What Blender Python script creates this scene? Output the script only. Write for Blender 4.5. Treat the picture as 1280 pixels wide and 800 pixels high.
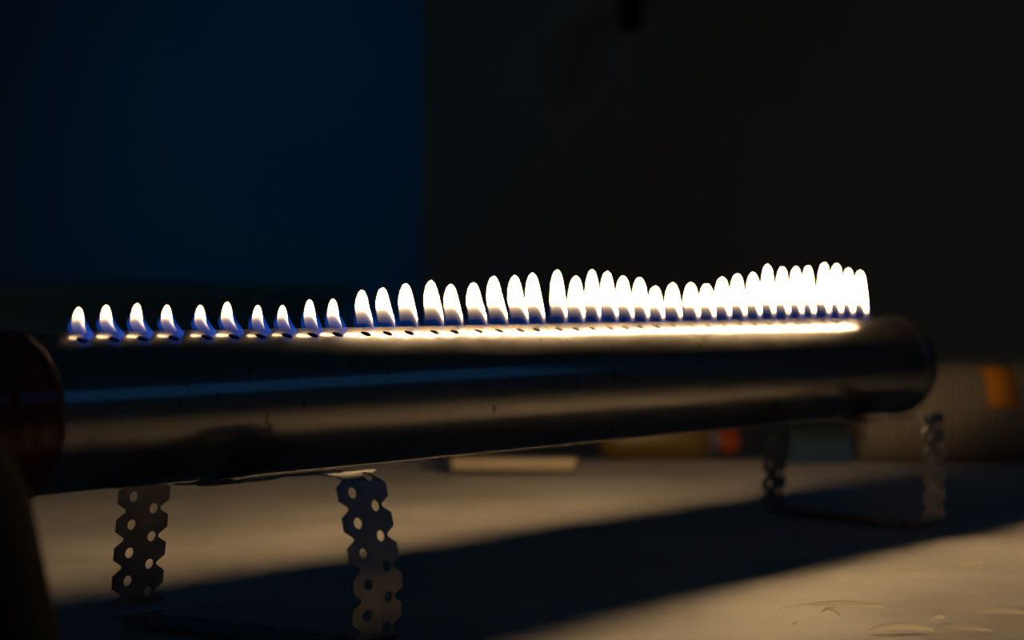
import bpy, bmesh, math, random
from mathutils import Vector, Matrix, noise

random.seed(7)
scene = bpy.context.scene
C = scene.collection
for o in list(bpy.data.objects):
    bpy.data.objects.remove(o)

# ------------------------------------------------------------------ camera
CAM_H = 0.18                       # lens height above the table top (z = 0)
cam_data = bpy.data.cameras.new('camera')
cam = bpy.data.objects.new('camera', cam_data)
C.objects.link(cam)
cam.location = (0, 0, CAM_H)
cam.rotation_euler = (math.pi/2 - 0.01264, 0, 0)
cam_data.sensor_width = 36.0
cam_data.lens = 2200/1280*36
cam_data.clip_start = 0.05
cam_data.dof.use_dof = True
cam_data.dof.focus_distance = 0.98
cam_data.dof.aperture_fstop = 5.0
scene.camera = cam

# ------------------------------------------------------------------ world, light, exposure
world = bpy.data.worlds.new('night_room')
scene.world = world
world.use_nodes = True
bg = world.node_tree.nodes['Background']
bg.inputs['Color'].default_value = (0.12, 0.52, 0.9, 1)
bg.inputs['Strength'].default_value = 0.0105

wl = bpy.data.lights.new('dusk_window_light', 'AREA')
wl.shape = 'RECTANGLE'
wl.size, wl.size_y = 1.5, 0.55
wl.color = (0.07, 0.36, 1.0)
wl.energy = 0.30
window_light = bpy.data.objects.new('dusk_window_light', wl)
C.objects.link(window_light)
window_light.location = (2.35, 0.95, 1.12)
window_light.rotation_euler = (Vector((-0.3, 1.6, 0.25)) - Vector(window_light.location)).to_track_quat('-Z', 'Y').to_euler()

# added blue spot with no known source, brightens the left wall
sl = bpy.data.lights.new('added_blue_spot', 'SPOT')
sl.color = (0.0, 0.85, 1.0)
sl.energy = 8.0
sl.spot_size = math.radians(29)
sl.spot_blend = 1.0
sl.shadow_soft_size = 0.06
added_spot = bpy.data.objects.new('added_blue_spot', sl)
C.objects.link(added_spot)
added_spot.location = (1.15, 2.05, 1.75)
added_spot.rotation_euler = (Vector((-0.42, 3.31, 0.46)) - Vector(added_spot.location)).to_track_quat('-Z', 'Y').to_euler()

vs = scene.view_settings
vs.view_transform = 'Standard'
vs.look = 'None'
vs.gamma = 1.0
vs.use_curve_mapping = False
vs.exposure = 0.0

# ------------------------------------------------------------------ helpers
MATS = {}
def mat(name):
    m = bpy.data.materials.new(name)
    m.use_nodes = True
    MATS[name] = m
    nt = m.node_tree
    return m, nt, nt.nodes['Principled BSDF']

def N(nt, typ, **kw):
    n = nt.nodes.new(typ)
    for k, v in kw.items():
        setattr(n, k, v)
    return n

def simple(name, col, rough=0.6, metal=0.0, var=0.15, scale=30, bump=0.0, spec=0.5):
    m, nt, b = mat(name)
    tc = N(nt, 'ShaderNodeTexCoord')
    nz = N(nt, 'ShaderNodeTexNoise')
    nz.inputs['Scale'].default_value = scale
    nz.inputs['Detail'].default_value = 6
    nt.links.new(tc.outputs['Object'], nz.inputs['Vector'])
    mx = N(nt, 'ShaderNodeMix', data_type='RGBA')
    nt.links.new(nz.outputs['Fac'], mx.inputs['Factor'])
    mx.inputs[6].default_value = tuple(c*(1-var) for c in col) + (1,)
    mx.inputs[7].default_value = tuple(min(1, c*(1+var)) for c in col) + (1,)
    nt.links.new(mx.outputs[2], b.inputs['Base Color'])
    b.inputs['Roughness'].default_value = rough
    b.inputs['Metallic'].default_value = metal
    b.inputs['Specular IOR Level'].default_value = spec
    if bump:
        bp = N(nt, 'ShaderNodeBump')
        bp.inputs['Strength'].default_value = bump
        bp.inputs['Distance'].default_value = 0.002
        nt.links.new(nz.outputs['Fac'], bp.inputs['Height'])
        nt.links.new(bp.outputs['Normal'], b.inputs['Normal'])
    return m

def tag(o, label=None, cat=None, group=None, kind=None):
    if label: o['label'] = label
    if cat: o['category'] = cat
    if group: o['group'] = group
    if kind: o['kind'] = kind
    return o

def empty(name, loc=(0, 0, 0), rz=0):
    o = bpy.data.objects.new(name, None)
    o.empty_display_size = 0.02
    C.objects.link(o)
    o.location = loc
    o.rotation_euler = (0, 0, rz)
    return o

def mesh_obj(name, verts, faces, m, parent=None, smooth=False, loc=(0, 0, 0), rz=0):
    me = bpy.data.meshes.new(name)
    me.from_pydata([tuple(v) for v in verts], [], faces)
    me.update()
    if m: me.materials.append(m)
    if smooth:
        me.polygons.foreach_set('use_smooth', [True]*len(me.polygons))
    o = bpy.data.objects.new(name, me)
    C.objects.link(o)
    if parent: o.parent = parent
    o.location = loc
    o.rotation_euler = (0, 0, rz)
    return o

def bm_obj(name, bm, m, parent=None, smooth=False, loc=(0, 0, 0), rot=(0, 0, 0)):
    me = bpy.data.meshes.new(name)
    bmesh.ops.recalc_face_normals(bm, faces=bm.faces)
    bm.to_mesh(me); bm.free()
    if m: me.materials.append(m)
    if smooth:
        me.polygons.foreach_set('use_smooth', [True]*len(me.polygons))
        me.set_sharp_from_angle(angle=math.radians(35))
    o = bpy.data.objects.new(name, me)
    C.objects.link(o)
    if parent: o.parent = parent
    o.location = loc
    o.rotation_euler = rot
    return o

def add_box(bm, x0, x1, y0, y1, z0, z1, bevel=0.0):
    r = bmesh.ops.create_cube(bm, size=1)
    for v in r['verts']:
        v.co = Vector((x0 + (v.co.x+.5)*(x1-x0), y0 + (v.co.y+.5)*(y1-y0), z0 + (v.co.z+.5)*(z1-z0)))
    if bevel:
        es = list({e for v in r['verts'] for e in v.link_edges})
        bmesh.ops.bevel(bm, geom=es, offset=bevel, segments=2, affect='EDGES', profile=0.5)

def lathe(name, prof, m, parent=None, seg=64, loc=(0, 0, 0), rot=(0, 0, 0), smooth=True):
    """prof: list of (r, z); turned about local z"""
    bm = bmesh.new()
    rings = []
    for r, z in prof:
        if r < 1e-6:
            rings.append([bm.verts.new((0, 0, z))])
        else:
            rings.append([bm.verts.new((r*math.cos(2*math.pi*k/seg), r*math.sin(2*math.pi*k/seg), z)) for k in range(seg)])
    for a, b in zip(rings, rings[1:]):
        for k in range(seg):
            k2 = (k+1) % seg
            if len(a) == 1 and len(b) == 1: continue
            if len(a) == 1: bm.faces.new((a[0], b[k], b[k2]))
            elif len(b) == 1: bm.faces.new((a[k], b[0], a[k2]))
            else: bm.faces.new((a[k], b[k], b[k2], a[k2]))
    return bm_obj(name, bm, m, parent, smooth, loc, rot)

def smooth01(a, b, x):
    t = max(0.0, min(1.0, (x-a)/(b-a)))
    return t*t*(3-2*t)

# ------------------------------------------------------------------ layout of the burner tube
R = 0.04
PX = Vector((-0.24116, 0.84960, 0.12294))          # point on the axis, s = 0
AZ = 0.726057
D = Vector((math.sin(AZ), math.cos(AZ), 0))        # along the tube, away from the camera
W = Vector((D.y, -D.x, 0))                         # across the tube, to the camera side
UP = Vector((0, 0, 1))
ROTZ = math.atan2(D.y, D.x)                        # local x = D, local y = -W
PHI0 = 0.4214                                      # the holes face a little to the camera
def tube_pt(s, phi, r=R):
    return PX + D*s + (UP*math.cos(phi) + W*math.sin(phi))*r

# ------------------------------------------------------------------ materials
# paper on the table
m_paper, nt, b = mat('wrinkled_paper')
tc = N(nt, 'ShaderNodeTexCoord')
n1 = N(nt, 'ShaderNodeTexNoise'); n1.inputs['Scale'].default_value = 9; n1.inputs['Detail'].default_value = 8
n2 = N(nt, 'ShaderNodeTexNoise'); n2.inputs['Scale'].default_value = 260; n2.inputs['Detail'].default_value = 3
nt.links.new(tc.outputs['Object'], n1.inputs['Vector'])
nt.links.new(tc.outputs['Object'], n2.inputs['Vector'])
cr = N(nt, 'ShaderNodeValToRGB')
cr.color_ramp.elements[0].position = 0.3; cr.color_ramp.elements[0].color = (0.60, 0.57, 0.53, 1)
cr.color_ramp.elements[1].position = 0.65; cr.color_ramp.elements[1].color = (0.78, 0.75, 0.70, 1)
nt.links.new(n1.outputs['Fac'], cr.inputs['Fac'])
nt.links.new(cr.outputs['Color'], b.inputs['Base Color'])
b.inputs['Roughness'].default_value = 0.55
b.inputs['Specular IOR Level'].default_value = 0.35
bp = N(nt, 'ShaderNodeBump'); bp.inputs['Strength'].default_value = 0.25; bp.inputs['Distance'].default_value = 0.0006
nt.links.new(n2.outputs['Fac'], bp.inputs['Height'])
nt.links.new(bp.outputs['Normal'], b.inputs['Normal'])

# drawn steel of the pipe
m_steel, nt, b = mat('drawn_steel')
tc = N(nt, 'ShaderNodeTexCoord')
mp = N(nt, 'ShaderNodeMapping'); mp.inputs['Scale'].default_value = (60, 900, 900)
nt.links.new(tc.outputs['Object'], mp.inputs['Vector'])
n1 = N(nt, 'ShaderNodeTexNoise'); n1.inputs['Scale'].default_value = 1.0; n1.inputs['Detail'].default_value = 4
nt.links.new(mp.outputs['Vector'], n1.inputs['Vector'])
n2 = N(nt, 'ShaderNodeTexNoise'); n2.inputs['Scale'].default_value = 38; n2.inputs['Detail'].default_value = 7
nt.links.new(tc.outputs['Object'], n2.inputs['Vector'])
cr = N(nt, 'ShaderNodeValToRGB')
cr.color_ramp.elements[0].position = 0.22; cr.color_ramp.elements[0].color = (0.12, 0.115, 0.11, 1)
cr.color_ramp.elements[1].position = 0.40; cr.color_ramp.elements[1].color = (0.33, 0.315, 0.30, 1)
nt.links.new(n2.outputs['Fac'], cr.inputs['Fac'])
nt.links.new(cr.outputs['Color'], b.inputs['Base Color'])
b.inputs['Metallic'].default_value = 1.0
mp2 = N(nt, 'ShaderNodeMapping'); mp2.inputs['Scale'].default_value = (150, 60, 90); mp2.inputs['Rotation'].default_value = (0, 0.6, 0.5)
nt.links.new(tc.outputs['Object'], mp2.inputs['Vector'])
n3 = N(nt, 'ShaderNodeTexNoise'); n3.inputs['Scale'].default_value = 1.0; n3.inputs['Detail'].default_value = 2
nt.links.new(mp2.outputs['Vector'], n3.inputs['Vector'])
sp3 = N(nt, 'ShaderNodeMapRange'); sp3.inputs['From Min'].default_value = 0.69; sp3.inputs['From Max'].default_value = 0.73
sp3.inputs['To Min'].default_value = 1.0; sp3.inputs['To Max'].default_value = 0.35
nt.links.new(n3.outputs['Fac'], sp3.inputs['Value'])
mxs = N(nt, 'ShaderNodeMix', data_type='RGBA', blend_type='MULTIPLY'); mxs.inputs['Factor'].default_value = 1.0
nt.links.new(cr.outputs['Color'], mxs.inputs[6]); nt.links.new(sp3.outputs['Result'], mxs.inputs[7])
nt.links.new(mxs.outputs[2], b.inputs['Base Color'])
mr = N(nt, 'ShaderNodeMapRange'); mr.inputs['To Min'].default_value = 0.085; mr.inputs['To Max'].default_value = 0.14
nt.links.new(n1.outputs['Fac'], mr.inputs['Value'])
nt.links.new(mr.outputs['Result'], b.inputs['Roughness'])
bp = N(nt, 'ShaderNodeBump'); bp.inputs['Strength'].default_value = 0.06; bp.inputs['Distance'].default_value = 0.0004
nt.links.new(n1.outputs['Fac'], bp.inputs['Height'])
nt.links.new(bp.outputs['Normal'], b.inputs['Normal'])
b2_ = N(nt, 'ShaderNodeBsdfPrincipled')
nt.links.new(mxs.outputs[2], b2_.inputs['Base Color'])
b2_.inputs['Metallic'].default_value = 1.0; b2_.inputs['Roughness'].default_value = 0.40
ms = N(nt, 'ShaderNodeMixShader'); ms.inputs[0].default_value = 0.38
nt.links.new(b.outputs[0], ms.inputs[1]); nt.links.new(b2_.outputs[0], ms.inputs[2])
nt.links.new(ms.outputs[0], nt.nodes['Material Output'].inputs['Surface'])

m_strap = simple('galvanised_strap', (0.36, 0.35, 0.34), 0.46, 1.0, 0.35, 90, 0.15)
m_cap = simple('dark_rolled_steel', (0.22, 0.21, 0.20), 0.42, 1.0, 0.3, 60)
m_red = simple('dark_red_plastic', (0.16, 0.012, 0.014), 0.16, 0.0, 0.25, 50, 0.0)
m_black = simple('matt_black_plastic', (0.0012, 0.0012, 0.0013), 0.9, 0.0, 0.2, 40, 0.0, 0.02)
m_hole_edge = simple('dark_hole_edge', (0.02, 0.018, 0.016), 0.8, 0.3, 0.3, 200)  # near-black colour for the walls of the holes
m_wood = simple('table_board', (0.20, 0.15, 0.11), 0.5, 0.0, 0.2, 12)
m_bluewall = simple('blue_painted_wall', (0.015, 0.12, 0.36), 0.8, 0.0, 0.06, 2)
m_wall = simple('charcoal_wall', (0.16, 0.185, 0.23), 0.85, 0.0, 0.10, 3)
m_floor = simple('dark_floor', (0.05, 0.05, 0.05), 0.7, 0.0, 0.15, 6)
m_cabinet = simple('black_laminate', (0.005, 0.08, 0.17), 0.6, 0.0, 0.2, 8)
m_hose = simple('white_ribbed_plastic', (0.32, 0.28, 0.235), 0.5, 0.0, 0.08, 40)
m_orange = simple('orange_sticker', (0.85, 0.30, 0.02), 0.5, 0.0, 0.05, 60)
m_yellow = simple('yellow_plastic', (0.13, 0.08, 0.012), 0.4, 0.0, 0.08, 30)
m_redcap = simple('orange_red_plastic', (0.30, 0.05, 0.012), 0.4, 0.0, 0.08, 30)
m_lilac = simple('lilac_label', (0.12, 0.12, 0.20), 0.5, 0.0, 0.08, 30)
m_bluebox = simple('blue_card', (0.02, 0.06, 0.15), 0.5, 0.0, 0.1, 30)
m_cover = simple('navy_book_cover', (0.02, 0.03, 0.05), 0.55, 0.0, 0.15, 60)
m_pages = simple('book_pages', (0.62, 0.52, 0.38), 0.8, 0.0, 0.10, 120)
m_shaving = simple('pale_wood_shaving', (0.88, 0.80, 0.62), 0.22, 0.0, 0.08, 150, 0.0, 0.8)

nt = m_shaving.node_tree
tl = N(nt, 'ShaderNodeBsdfTranslucent'); tl.inputs['Color'].default_value = (0.98, 0.93, 0.80, 1)
ms = N(nt, 'ShaderNodeMixShader'); ms.inputs[0].default_value = 0.85
nt.links.new(nt.nodes['Principled BSDF'].outputs[0], ms.inputs[1]); nt.links.new(tl.outputs[0], ms.inputs[2])
nt.links.new(ms.outputs[0], nt.nodes['Material Output'].inputs['Surface'])

def flame_mat(name, col, strength):
    m = bpy.data.materials.new(name); m.use_nodes = True
    nt = m.node_tree; nt.nodes.clear()
    out = N(nt, 'ShaderNodeOutputMaterial')
    add = N(nt, 'ShaderNodeAddShader')
    em = N(nt, 'ShaderNodeEmission'); tr = N(nt, 'ShaderNodeBsdfTransparent')
    at = N(nt, 'ShaderNodeAttribute', attribute_name='glow')
    mu = N(nt, 'ShaderNodeMath', operation='MULTIPLY'); mu.inputs[1].default_value = strength
    nt.links.new(at.outputs['Fac'], mu.inputs[0])
    nt.links.new(mu.outputs[0], em.inputs['Strength'])
    em.inputs['Color'].default_value = (*col, 1)
    nt.links.new(em.outputs[0], add.inputs[0]); nt.links.new(tr.outputs[0], add.inputs[1])
    nt.links.new(add.outputs[0], out.inputs['Surface'])
    return m
m_core = flame_mat('flame_luminous_zone', (1.0, 0.655, 0.315), 36.0)
m_mantle = flame_mat('flame_blue_zone', (0.012, 0.085, 0.60), 0.20)
m_veil = flame_mat('flame_amber_edge', (1.0, 0.62, 0.16), 0.10)

# ------------------------------------------------------------------ setting
def struct(o):
    o['kind'] = 'structure'; return o
FZ = -0.75
struct(mesh_obj('floor', [(-4, -2, FZ), (4, -2, FZ), (4, 5, FZ), (-4, 5, FZ)], [(0, 1, 2, 3)], m_floor))
corner = Vector((-0.18, 3.5, 0))
def wall(name, a, bpt, m, th=0.1):
    a = Vector(a); bpt = Vector(bpt)
    d = (bpt-a).normalized(); n = Vector((d.y, -d.x, 0))
    if n.dot(-a) < 0: n = -n
    q = [a, bpt, bpt-n*th, a-n*th]
    v = [(p.x, p.y, FZ) for p in q] + [(p.x, p.y, 2.2) for p in q]
    return struct(mesh_obj(name, v, [(0, 1, 5, 4), (1, 2, 6, 5), (2, 3, 7, 6), (3, 0, 4, 7), (4, 5, 6, 7), (3, 2, 1, 0)], m))
wall('wall_left', corner, corner + Vector((-0.80, -0.60, 0))*2.6, m_bluewall)
wall('wall_back', corner, corner + Vector((0.86, -0.51, 0))*2.9, m_wall)

# ------------------------------------------------------------------ table
t = tag(empty('table', (0.1, 1.15, 0)), 'long table under the wrinkled paper, carrying the burner tube', 'table')
bm = bmesh.new(); add_box(bm, -1.2, 1.1, -0.95, 0.86, -0.034, -0.004, 0.003); bm_obj('table_top', bm, m_wood, t)
for lx in (-1.12, 1.02):
    for ly in (-0.87, 0.78):
        bm = bmesh.new(); add_box(bm, lx-.03, lx+.03, ly-.03, ly+.03, FZ, -0.034, 0.003); bm_obj('leg', bm, m_wood, t)

def sheet_h(x, y):
    p = Vector((x, y, 0))
    # long shallow folds, then finer creases toward the near right corner
    h = 0.0016*noise.noise(Vector((x*5+3, y*13, 0.3)))
    h += 0.0013*abs(noise.noise(Vector((x*11, y*26, 5.1))))
    cr = smooth01(0.02, 0.22, x) * smooth01(1.35, 1.05, y)
    h += cr*0.0022*max(0.0, 0.30-abs(noise.noise(Vector((x*9+1.7, y*16, 9.2)))))/0.30*0.5
    return h
X0, X1, Y0, Y1, NX, NY = -1.08, 1.18, 0.24, 1.97, 340, 300
def warp(t_):                       # finer cells near the camera
    return t_**1.25
verts, faces = [], []
for j in range(NY+1):
    y = Y0 + (Y1-Y0)*warp(j/NY)
    for i in range(NX+1):
        x = X0 + (X1-X0)*i/NX
        yy = y + (0.006*noise.noise(Vector((x*9, 0, 2))) if j == NY else 0)
        verts.append((x, yy, sheet_h(x, y)-0.0008))
for j in range(NY):
    for i in range(NX):
        a = j*(NX+1)+i
        faces.append((a, a+1, a+NX+2, a+NX+1))
sheet = mesh_obj('paper_sheet', verts, faces, m_paper, None, True)
tag(sheet, 'wrinkled pale paper sheet covering the table under the tube', 'paper')

# ------------------------------------------------------------------ the burner tube
HOLES = [0.0285,0.0471,0.0646,0.084,0.1053,0.1233,0.1417,0.1602,0.179,0.1974,0.2195,0.2367,0.2545,0.2761,0.2932,0.3145,0.3332,0.353,0.3685,0.3905,0.4074,0.4248,0.4434,0.4598,0.4766,0.4946,0.514,0.5353,0.5547,0.5735,0.5938,0.6136,0.6327,0.6522,0.6711,0.6881,0.7101,0.7278,0.7459,0.7669]
HEIGHT = [0.0151,0.0162,0.017,0.0161,0.016,0.0177,0.0159,0.0158,0.0189,0.0193,0.0243,0.0257,0.0282,0.0302,0.0279,0.029,0.0331,0.0337,0.0354,0.0377,0.0337,0.0381,0.0372,0.0341,0.0332,0.0273,0.0296,0.0297,0.0292,0.034,0.0365,0.0378,0.044,0.0424,0.0427,0.0435,0.0463,0.0459,0.0423,0.0406]
SHIFT = [0.0047,0.007,0.0065,0.0063,0.0058,0.0063,0.0033,0.0038,0.0026,0.0038,0.0036,0.0043,0.0032,0.0033,0.0032,0.0052,0.0049,0.0052,0.0034,0.002,0.0005,0.0005,0.0034,0.0027,0.0014,0.0014,0.0014,0.001,0.001,0.001,0.0018,0.0011,0.0011,0.0011,0.0011,0.0011,0.0004,0.0004,0.0004,0.0018]
S_NEAR, S_FAR = -0.12, 0.838
tube = tag(empty('burner_tube', PX, ROTZ), 'long bare steel tube with a row of gas holes, lying on perforated strap stands', 'tube')

def loc_pt(s, phi, r=R):            # tube-local: x = along, y = away from camera, z = up
    return Vector((s, -math.sin(phi)*r, math.cos(phi)*r))
bnd = [HOLES[0]-0.0095] + [(a+b2)/2 for a, b2 in zip(HOLES, HOLES[1:])] + [HOLES[-1]+0.0105]
cols = [S_NEAR + (bnd[0]-S_NEAR)*k/8 for k in range(8)]
for a, b2 in zip(bnd, bnd[1:]):
    cols += [a+(b2-a)*k/4 for k in range(4)]
first_cell_col = 8
cols += [bnd[-1] + (S_FAR-bnd[-1])*k/4 for k in range(5)]
DEL = 0.0056/R
phis_rest = [PHI0+DEL + (2*math.pi-2*DEL)*k/88 for k in range(89)]
phis_strip = [PHI0-DEL + 2*DEL*k/4 for k in range(5)]
bm = bmesh.new()
grid = {}
def gv(ci, phi):
    key = (ci, round((phi % (2*math.pi))*1e5))
    if key not in grid:
        grid[key] = bm.verts.new(loc_pt(cols[ci], phi))
    return grid[key]
for ci in range(len(cols)-1):
    for a, b2 in zip(phis_rest, phis_rest[1:]):
        bm.faces.new((gv(ci, a), gv(ci+1, a), gv(ci+1, b2), gv(ci, b2)))
    in_cell = first_cell_col <= ci < first_cell_col+4*len(HOLES)
    if not in_cell:
        for a, b2 in zip(phis_strip, phis_strip[1:]):
            bm.faces.new((gv(ci, a), gv(ci+1, a), gv(ci+1, b2), gv(ci, b2)))
HR = 0.0031
rims = []
for h_i, s in enumerate(HOLES):
    c0 = first_cell_col + 4*h_i
    P = phis_strip
    ring = [(c0+k, P[0]) for k in range(4)] + [(c0+4, P[k]) for k in range(4)] + [(c0+4-k, P[4]) for k in range(4)] + [(c0, P[4-k]) for k in range(4)]
    out = [gv(*q) for q in ring]
    n = len(out)
    rv = []
    for rad in (HR*1.3, HR):
        row = []
        for (ci, ph) in ring:
            ds = cols[ci]-s; dp = (ph-PHI0)*R
            ang = math.atan2(dp, ds)
            row.append(bm.verts.new(loc_pt(s+rad*math.cos(ang), PHI0+rad*math.sin(ang)/R)))
        rv.append(row)
    for k in range(n):
        k2 = (k+1) % n
        bm.faces.new((out[k], out[k2], rv[0][k2], rv[0][k]))
        bm.faces.new((rv[0][k], rv[0][k2], rv[1][k2], rv[1][k]))
    rims.append([v.co.copy() for v in rv[1]])
pipe = bm_obj('pipe', bm, m_steel, tube, True)
nrm = (UP*math.cos(PHI0) + Vector((0, -1, 0))*math.sin(PHI0))
for rim in rims:                     # the drilled edge of every hole
    k = len(rim)
    vv = [p + nrm*0.00015 for p in rim] + [p - nrm*0.003 for p in rim]
    mesh_obj('gas_hole_edge', vv, [(i, (i+1) % k, k+(i+1) % k, k+i) for i in range(k)], m_hole_edge, tube, True)
# far end: rolled rim and closing plate
rx = (0, math.pi/2, 0)
lathe('end_cap', [(0, 0.014), (R*0.90, 0.014), (R*0.99, 0.012), (R*1.03, 0.007), (R*1.03, 0.000), (R*1.012, -0.006), (R*0.995, -0.008)], m_cap, tube, 96, (S_FAR, 0, 0), rx)
# near end: red sleeve with stretched folds
prof = []
sl0, sl1 = -0.13, 0.0015
nseg = 46
for k in range(nseg+1):
    z = sl0 + (sl1-sl0)*k/nseg
    r = R + 0.0016 + 0.00045*math.sin(k*1.7)*smooth01(0, 1, k/nseg) + 0.0004*math.sin(k*0.53)
    if k > nseg-2: r = R + 0.0016 - 0.0011*(k-nseg+2)/2
    prof.append((r, z))
prof = [(0, sl0-0.001), (R*0.9, sl0-0.001)] + prof + [(R+0.0002, sl1+0.0004)]
sleeve = lathe('sleeve', prof, m_red, tube, 96, (0, 0, 0), rx)
sleeve['label'] = 'dark red glossy sleeve'
# bright edge of clear tape holding the sleeve
m_tape, nt, b = mat('clear_tape')
b.inputs['Base Color'].default_value = (0.85, 0.85, 0.85, 1)
b.inputs['Roughness'].default_value = 0.12
b.inputs['Transmission Weight'].default_value = 0.9
b.inputs['IOR'].default_value = 1.45
nz = N(nt, 'ShaderNodeTexNoise'); nz.inputs['Scale'].default_value = 120
bp = N(nt, 'ShaderNodeBump'); bp.inputs['Strength'].default_value = 0.4; bp.inputs['Distance'].default_value = 0.001
nt.links.new(nz.outputs['Fac'], bp.inputs['Height']); nt.links.new(bp.outputs['Normal'], b.inputs['Normal'])
lathe('tape_band', [(R+0.0002, -0.001), (R+0.0017, -0.0008), (R+0.0018, 0.001), (R+0.0010, 0.0024), (R+0.0002, 0.003)], m_tape, tube, 96, (0, 0, 0), rx)

# ------------------------------------------------------------------ strap stands
def strap_cell(p):
    """flat cell (u, v) with two round holes, cut at several u for bending"""
    hn, hl = 0.0116, 0.0172
    def hw(f):
        f = f % 1.0
        if f < .05 or f > .95: return hn
        if .28 <= f <= .72: return hl
        g = (f-.05)/.23 if f < .28 else (.95-f)/.23
        return hn + (hl-hn)*g
    us = [-.25, -.05, .05, .28, .72, .75]
    bm = bmesh.new()
    top = [bm.verts.new((f*p, hw(f), 0)) for f in us]
    bot = [bm.verts.new((f*p, -hw(f), 0)) for f in us]
    loop = top + bot[::-1]
    edges = [bm.edges.new((loop[k], loop[(k+1) % len(loop)])) for k in range(len(loop))]
    for cu, cv in ((0.5*p, -0.0071), (0.0, 0.0071)):
        c = [bm.verts.new((cu+0.0030*math.cos(2*math.pi*k/14), cv+0.0030*math.sin(2*math.pi*k/14), 0)) for k in range(14)]
        edges += [bm.edges.new((c[k], c[(k+1) % 14])) for k in range(14)]
    bmesh.ops.triangle_fill(bm, use_beauty=True, use_dissolve=False, edges=edges)
    for f in (-.15, -.05, .05, .15, .28, .38, .5, .62, .72):
        bmesh.ops.bisect_plane(bm, geom=bm.verts[:]+bm.edges[:]+bm.faces[:], dist=1e-6, plane_co=(f*p, 0, 0), plane_no=(1, 0, 0))
    bm.verts.ensure_lookup_table(); bm.verts.index_update()
    vs_ = [(v.co.x, v.co.y) for v in bm.verts]
    fs_ = [[v.index for v in f.verts] for f in bm.faces]
    bm.free()
    return vs_, fs_

def strap_stand(name, path, s_of_w, label):
    """path: closed list of (w, z, corner radius)"""
    pts = [Vector((a, b2)) for a, b2, _ in path]
    rad = [c for _, _, c in path]
    poly = []
    n = len(pts)
    for k in range(n):
        a, b2, c = pts[k-1], pts[k], pts[(k+1) % n]
        d1 = (a-b2).normalized(); d2 = (c-b2).normalized()
        r = rad[k]
        if r <= 0: poly.append(b2); continue
        p0 = b2 + d1*r; p2 = b2 + d2*r
        for q in range(7):
            tt = q/6
            poly.append(p0*(1-tt)**2 + b2*2*tt*(1-tt) + p2*tt*tt)
    # resample by length
    cum = [0]
    for k in range(len(poly)):
        cum.append(cum[-1] + (poly[(k+1) % len(poly)]-poly[k]).length)
    L = cum[-1]
    nc = round(L/0.0157); p = L/nc
    def at(u):
        u = u % L
        lo = 0
        for k in range(len(poly)):
            if cum[k+1] >= u: lo = k; break
        f = (u-cum[lo])/max(1e-9, cum[lo+1]-cum[lo])
        return poly[lo].lerp(poly[(lo+1) % len(poly)], f)
    cv, cf = strap_cell(p)
    verts, faces = [], []
    for c in range(nc):
        o = len(verts)
        for u, v in cv:
            q = at(c*p + u + p*0.25)
            verts.append(PX + D*(s_of_w(q.x) + v) + W*q.x + UP*(q.y - PX.z))
        faces += [[o+k for k in f] for f in cf]
    bm = bmesh.new()
    bv = [bm.verts.new(v) for v in verts]
    for f in faces: bm.faces.new([bv[k] for k in f])
    bmesh.ops.remove_doubles(bm, verts=bm.verts[:], dist=2e-5)
    base = PX + D*s_of_w(0); base.z = 0
    bmesh.ops.translate(bm, verts=bm.verts[:], vec=-base)
    o = bm_obj(name, bm, m_strap, None, False, base)
    md = o.modifiers.new('sheet_thickness', 'SOLIDIFY'); md.thickness = 0.0009; md.offset = 0
    return tag(o, label, 'stand', 'perforated strap stands under the tube')
Z_T = PX.z - R
strap_stand('strap_stand',
    [(0.02, 0.0022, 0), (0.096, 0.0022, 0.006), (0.0985, 0.035, 0.01), (0.0865, Z_T+0.008, 0.008), (0.035, Z_T+0.0035, 0.015), (0.012, Z_T-0.0022, 0.01), (-0.03, Z_T-0.003, 0.02), (-0.052, Z_T+0.004, 0.008), (-0.058, 0.03, 0.01), (-0.060, 0.0022, 0.008)],
    lambda w: 0.133 + 0.215*(w-0.02),
    'perforated zigzag steel strap stand under the tube, nearest the red sleeve')
strap_stand('strap_stand',
    [(0.0, 0.0022, 0), (0.083, 0.0022, 0.006), (0.084, 0.035, 0.01), (0.083, Z_T+0.009, 0.008), (0.03, Z_T-0.0025, 0.02), (0.0, Z_T-0.0012, 0.01), (-0.03, Z_T-0.003, 0.02), (-0.075, Z_T+0.002, 0.008), (-0.077, 0.03, 0.01), (-0.079, 0.0022, 0.008)],
    lambda w: 0.774 - 0.14*w,
    'perforated zigzag steel strap stand under the bare far end of tube')

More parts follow.
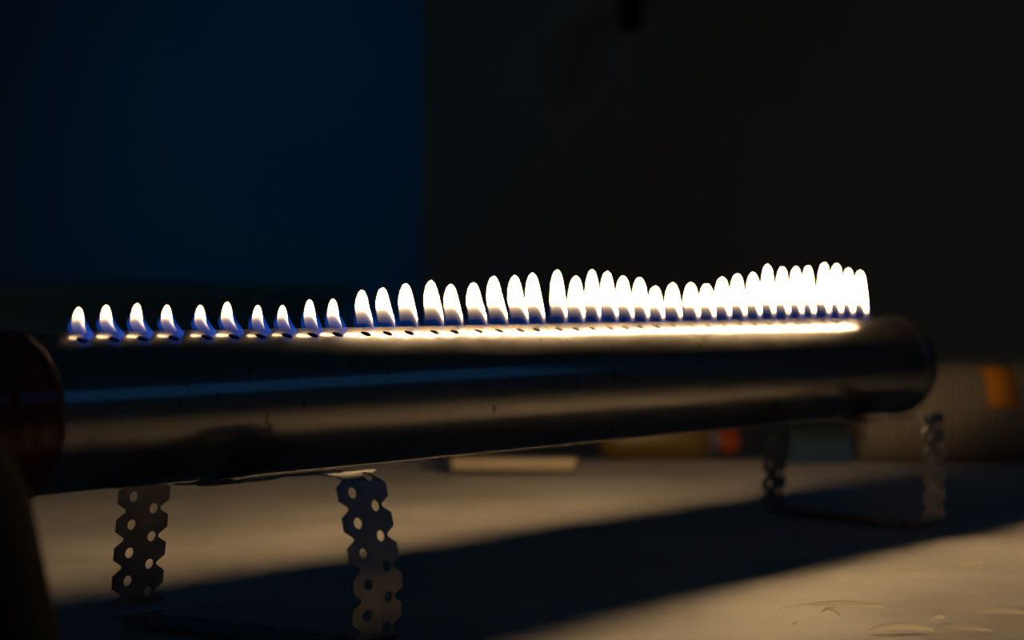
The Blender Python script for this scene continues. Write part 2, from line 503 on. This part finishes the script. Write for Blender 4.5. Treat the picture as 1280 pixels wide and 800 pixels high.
# ------------------------------------------------------------------ flames
ORD = ['first','second','third','fourth','fifth','sixth','seventh','eighth','ninth','tenth','eleventh','twelfth','thirteenth','fourteenth','fifteenth','sixteenth','seventeenth','eighteenth','nineteenth','twentieth']
QD, QW = 0.664, 0.748
def flame(i):
    s, h, sh = HOLES[i], HEIGHT[i]+0.0006, SHIFT[i]
    base = tube_pt(s, PHI0)
    if i < 20: where = f'{ORD[i]} from the red sleeve'
    else: where = f'{ORD[39-i]} from the bare far end'
    look = 'small blue-skirted gas flame with a white tip' if h < 0.021 else ('white gas flame with a brown and blue foot' if h < 0.0365 else 'tall broad white gas flame with a thin blue foot')
    root = tag(empty('gas_flame', base, ROTZ), f'{look}, {where}', 'flame', 'gas flames in a row on the tube')
    big = smooth01(0.016, 0.030, h)
    r0 = 0.0030 + 0.0024*smooth01(0.015, 0.032, h) - 0.0009*smooth01(0.033, 0.043, h)          # luminous zone
    rm = 0.0062 + 0.0010*big                                # blue mantle
    rs = random.Random(i)
    lean = rs.uniform(-.0006, .0006)
    back = 0.0140 + 0.52*(h-0.016)              # the draught bends every flame back over the crest
    side_ = back*(-base.x/base.y)/QW
    def centre(z):
        k = 0.35*smooth01(-0.4, 1.4, z/h) + 0.65*z/h - 0.05
        return (lean*z/h + back*QW*k, sh*smooth01(0, 0.50+0.35*big, z/h) + (side_+back*QD)*k)
    def shell(name, m, z0, z1, rfun, gfun, NR=22, NS=20):
        vv, ff, gg = [], [], []
        for a in range(NR+1):
            tt = a/NR
            z = z0 + (z1-z0)*tt
            cx, cy = centre(z)
            r = rfun(tt, z)
            for k in range(NS):
                an = 2*math.pi*k/NS
                x, y = r*math.cos(an), r*math.sin(an)
                vv.append((cx+x, cy+y, z))
                gg.append(gfun(tt, z, (QD*x - QW*y)))
        for a in range(NR):
            for k in range(NS):
                k2 = (k+1) % NS
                ff.append((a*NS+k, a*NS+k2, (a+1)*NS+k2, (a+1)*NS+k))
        o = mesh_obj(name, vv, ff, m, root, True)
        at = o.data.attributes.new('glow', 'FLOAT', 'POINT')
        at.data.foreach_set('value', gg)
        return o
    zc0 = 0.0035
    def rc(tt, z):
        e = math.sqrt(max(0.0, 1-((tt-0.12)/0.88)**2)) if tt > 0.12 else 1.0
        return r0*max(e, 0.0)
    zb0 = 0.0106 + 0.13*(h-0.0157) + 0.0034*big              # top of the dark dome inside the flame
    drop = 0.0045 + 0.0040*big
    amp = 0.16 + 0.84*smooth01(0.016, 0.030, h)
    def gc(tt, z, q):
        zb = zb0 - drop*max(0.0, (q+0.25*r0)/(1.25*r0))**4 - 0.0012*max(0.0, (-q-0.25*r0)/r0)**2
        e = zb+0.0012-z
        if e <= 0: return amp
        ft = 0.0040 - 0.0016*big
        if e < ft: return amp*10**(-1.7*e/ft)
        return amp*10**(-1.7-1.3*(e-ft)/0.0058) if e < 0.0095 else 0.0
    shell('luminous_cone', m_core, zc0, h, rc, gc, 30)
    def rmf(tt, z):
        if tt < 0.16: return rm*(0.45+0.53*math.sin(tt/0.16*math.pi/2))
        e = math.sqrt(max(0.0, 1-((tt-0.10)/0.90)**2))
        return rm*(0.55*e + 0.45*e*(1-(tt-0.10)/0.90))
    def gm(tt, z, q):
        side = smooth01(-0.2*rm, 0.7*rm, q)
        low = smooth01(0.0015, 0.0060, z)
        return (low*(1-side) + side)*(1-smooth01(0.35, 0.80, tt))*(1.0 - 0.70*big)*(0.8+0.5*side)
    shell('blue_mantle', m_mantle, 0.0, h*1.02, rmf, gm)
    def gv_(tt, z, q):
        return amp*smooth01(zb0-0.002, zb0+0.004, z)
    shell('amber_edge', m_veil, zc0, h+0.0008, lambda tt, z: rc(tt, z)+0.0006*min(1, (1-tt)*6), gv_)
for i in range(40):
    flame(i)

# ------------------------------------------------------------------ things around the tube
# black flared housing at the lower left edge
sp = tag(empty('cone_housing', (-0.262, 0.62, 0)), 'matt black flared cone-shaped housing standing before the red sleeve, lower left corner', 'housing')
lathe('cone_body', [(0.108, 0.006), (0.1065, 0.02), (0.0985, 0.059), (0.0885, 0.109), (0.0820, 0.1228), (0.070, 0.133), (0.045, 0.141), (0, 0.144)], m_black, sp, 96)
lathe('base_ring', [(0.104, 0.0025), (0.116, 0.0025), (0.117, 0.006), (0.113, 0.010), (0.104, 0.010)], m_black, sp, 96)

# ribbed hose lying behind the far end
hose = tag(empty('ribbed_hose', (0.74, 1.93, 0.055), 0), 'pale ribbed plastic hose lying behind the far end of the tube', 'hose')
prof = []
L, pitch, r = 0.72, 0.0075, 0.054
nr = int(L/pitch)
prof.append((0.0, -L/2-0.001)); prof.append((r*0.86, -L/2))
for k in range(nr):
    z = -L/2 + k*pitch
    prof += [(r-0.0030, z+0.0002), (r, z+pitch*0.3), (r, z+pitch*0.6), (r-0.0030, z+pitch*0.9)]
prof += [(r*0.86, L/2), (0, L/2+0.001)]
lathe('ribbed_wall', prof, m_hose, hose, 72, (0, 0, 0), rx)
# orange sticker wrapped on the hose
vv, ff = [], []
xs = (0.508-0.74, 0.541-0.74)
for k in range(11):
    an = math.radians(68 - k*6.0)             # from the crown down the camera side
    for x in xs:
        vv.append((x, -math.cos(an)*(r+0.0006), math.sin(an)*(r+0.0006)))
for k in range(10):
    ff.append((2*k, 2*k+1, 2*k+3, 2*k+2))
st = mesh_obj('sticker', vv, ff, m_orange, hose, True); st['label'] = 'orange square sticker'
sd = st.modifiers.new('thickness', 'SOLIDIFY'); sd.thickness = 0.0006

# blue card box
bx = tag(empty('card_box', (0.335, 1.93, 0), 0.12), 'small blue card box beside the ribbed hose, behind the tube', 'box')
bm = bmesh.new(); add_box(bm, -0.034, 0.034, -0.02, 0.03, 0.0, 0.026, 0.0012); bm_obj('body', bm, m_bluebox, bx)
bm = bmesh.new(); add_box(bm, -0.0352, 0.0352, -0.0212, 0.0312, 0.026, 0.036, 0.0015); bm_obj('lid', bm, m_cover, bx)

# yellow bottle lying on its side, red cap
bt = tag(empty('plastic_bottle', (0.165, 1.95, 0.021), math.radians(4)), 'yellow plastic bottle with red cap lying on its side behind the tube', 'bottle')
lathe('body', [(0, -0.070), (0.012, -0.069), (0.018, -0.062), (0.0205, -0.045), (0.0205, 0.035), (0.019, 0.045), (0.0145, 0.053)], m_yellow, bt, 40, (0, 0, 0), rx)
lathe('neck', [(0.0145, 0.053), (0.0125, 0.056), (0.0125, 0.066)], m_lilac, bt, 40, (0, 0, 0), rx)
lathe('cap', [(0.0130, 0.064), (0.0138, 0.065), (0.0138, 0.084), (0.0125, 0.086), (0, 0.0862)], m_redcap, bt, 40, (0, 0, 0), rx)

# closed book with its page edge to the camera
bk = tag(empty('book', (0.005, 1.84, 0.0015), math.radians(-3)), 'small closed book lying flat, page edges toward the camera, behind the tube', 'book')
bm = bmesh.new(); add_box(bm, -0.064, 0.062, -0.040, 0.048, 0.0025, 0.0150); bm_obj('page_block', bm, m_pages, bk)
bm = bmesh.new(); add_box(bm, -0.068, 0.065, -0.044, 0.050, 0.0150, 0.0180, 0.0008); bm_obj('front_cover', bm, m_cover, bk)
bm = bmesh.new(); add_box(bm, -0.068, 0.065, -0.044, 0.050, 0.0003, 0.0025, 0.0008); bm_obj('back_cover', bm, m_cover, bk)
bm = bmesh.new(); add_box(bm, -0.071, -0.064, -0.044, 0.050, 0.0003, 0.0180, 0.0008); bm_obj('spine', bm, m_cover, bk)

# low dark cabinet along the blue wall
cb = tag(empty('low_cabinet', (-0.86, 2.72, FZ), math.atan2(0.6, 0.8)), 'low black cabinet against the blue wall in the background', 'cabinet')
bm = bmesh.new(); add_box(bm, -0.85, 0.62, -0.13, 0.13, 0.0, 0.92, 0.004); bm_obj('body', bm, m_cabinet, cb)
bm = bmesh.new(); add_box(bm, -0.87, 0.64, -0.145, 0.135, 0.92, 0.955, 0.004); bm_obj('top', bm, m_cabinet, cb)
for k in range(3):
    bm = bmesh.new(); add_box(bm, -0.83+k*0.48, -0.83+k*0.48+0.46, -0.148, -0.13, 0.04, 0.90, 0.003)
    dr = bm_obj('door', bm, m_cabinet, cb)
    bm = bmesh.new(); add_box(bm, -0.83+k*0.48+0.40, -0.83+k*0.48+0.412, -0.168, -0.148, 0.55, 0.67, 0.003); bm_obj('handle', bm, m_cap, dr)

# dark hook high on the back wall
hk = tag(empty('wall_hook', (0.217, 3.225, 0.60)), 'black hook arm on the dark back wall, top edge of the picture', 'hook')
bm = bmesh.new(); add_box(bm, -0.02, 0.02, -0.03, -0.006, 0.065, 0.20, 0.006); bm_obj('drop_arm', bm, m_black, hk)
bm = bmesh.new(); add_box(bm, -0.02, 0.09, -0.03, -0.006, 0.137, 0.18, 0.004); bm_obj('cross_arm', bm, m_black, hk)

# ------------------------------------------------------------------ shavings on the paper
def table_at(px, py):
    u, v = px-640, py-400
    c, s_ = math.cos(0.01264), math.sin(0.01264)
    y = 2200*c - v*s_; z = -2200*s_ - v*c
    tt = -CAM_H/z
    return Vector((u*tt, y*tt, 0))
def shaving(px, py, length, width, curl, rz, lift, label):
    """a thin curled sliver; curl = total bend, lift = how far it stands off the paper"""
    p = table_at(px, py)
    p.z = sheet_h(p.x, p.y)
    vv, ff = [], []
    n = 18
    x = y = 0.0; a = -curl/2
    pts = []
    for k in range(n+1):
        pts.append((x, y, a))
        x += length/n*math.cos(a); y += length/n*math.sin(a); a += curl/n
    mx_, my_ = pts[n//2][0], pts[n//2][1]
    for k, (qx, qy, an) in enumerate(pts):
        t_ = k/n
        wv = width*(0.30+0.70*math.sin(math.pi*t_))
        z = 0.0002 + lift*math.sin(math.pi*t_)
        nx, ny = -math.sin(an), math.cos(an)
        for f_, g_ in ((0.0, 0.0), (0.25, 0.45), (0.62, 0.75), (1.0, 0.85)):     # cupped strip
            vv.append((qx-mx_+nx*wv*f_*0.35, qy-my_+ny*wv*f_*0.35, z+wv*g_*0.9))
    for k in range(n):
        for j in range(3):
            ff.append((k*4+j, k*4+j+1, (k+1)*4+j+1, (k+1)*4+j))
    o = mesh_obj('shaving', vv, ff, m_shaving, None, True, p, rz)
    return tag(o, label, 'shaving', 'shavings on the paper, lower right')
SHV = [
 (1036, 771, 0.014, 0.0032, 1.1, -0.8, 0.0026, 'bright hook-shaped shaving, the most curled one on the lit paper'),
 (1052, 760, 0.050, 0.0040, 0.25, -0.10, 0.0006, 'long straight pale shaving just above the hook-shaped one'),
 (985, 762, 0.017, 0.0020, -0.5, 0.55, 0.0004, 'short shaving left of the hook-shaped one, slanting up'),
 (1128, 717, 0.030, 0.0030, 0.3, 0.05, 0.0005, 'pale shaving nearest the shadow edge, upper middle of the scatter'),
 (1218, 706, 0.026, 0.0030, -0.3, 0.50, 0.0005, 'faint shaving slanting up, topmost at the right'),
 (1252, 768, 0.034, 0.0040, 0.2, -0.12, 0.0006, 'broad shaving at the right edge of the picture'),
 (1176, 777, 0.018, 0.0030, 2.0, 0.70, 0.0012, 'small ring-like curl standing beside the broad lower shaving'),
 (1125, 792, 0.036, 0.0050, -0.35, 0.10, 0.0007, 'broad pale shaving at the bottom edge, left one'),
 (1206, 791, 0.030, 0.0036, 0.6, -0.35, 0.0006, 'bent shaving at the bottom edge, right one'),
 (997, 783, 0.006, 0.0024, 0.4, 0.2, 0.0004, 'tiny chip below the left slanting shaving'),
]
for a in SHV:
    shaving(*a)
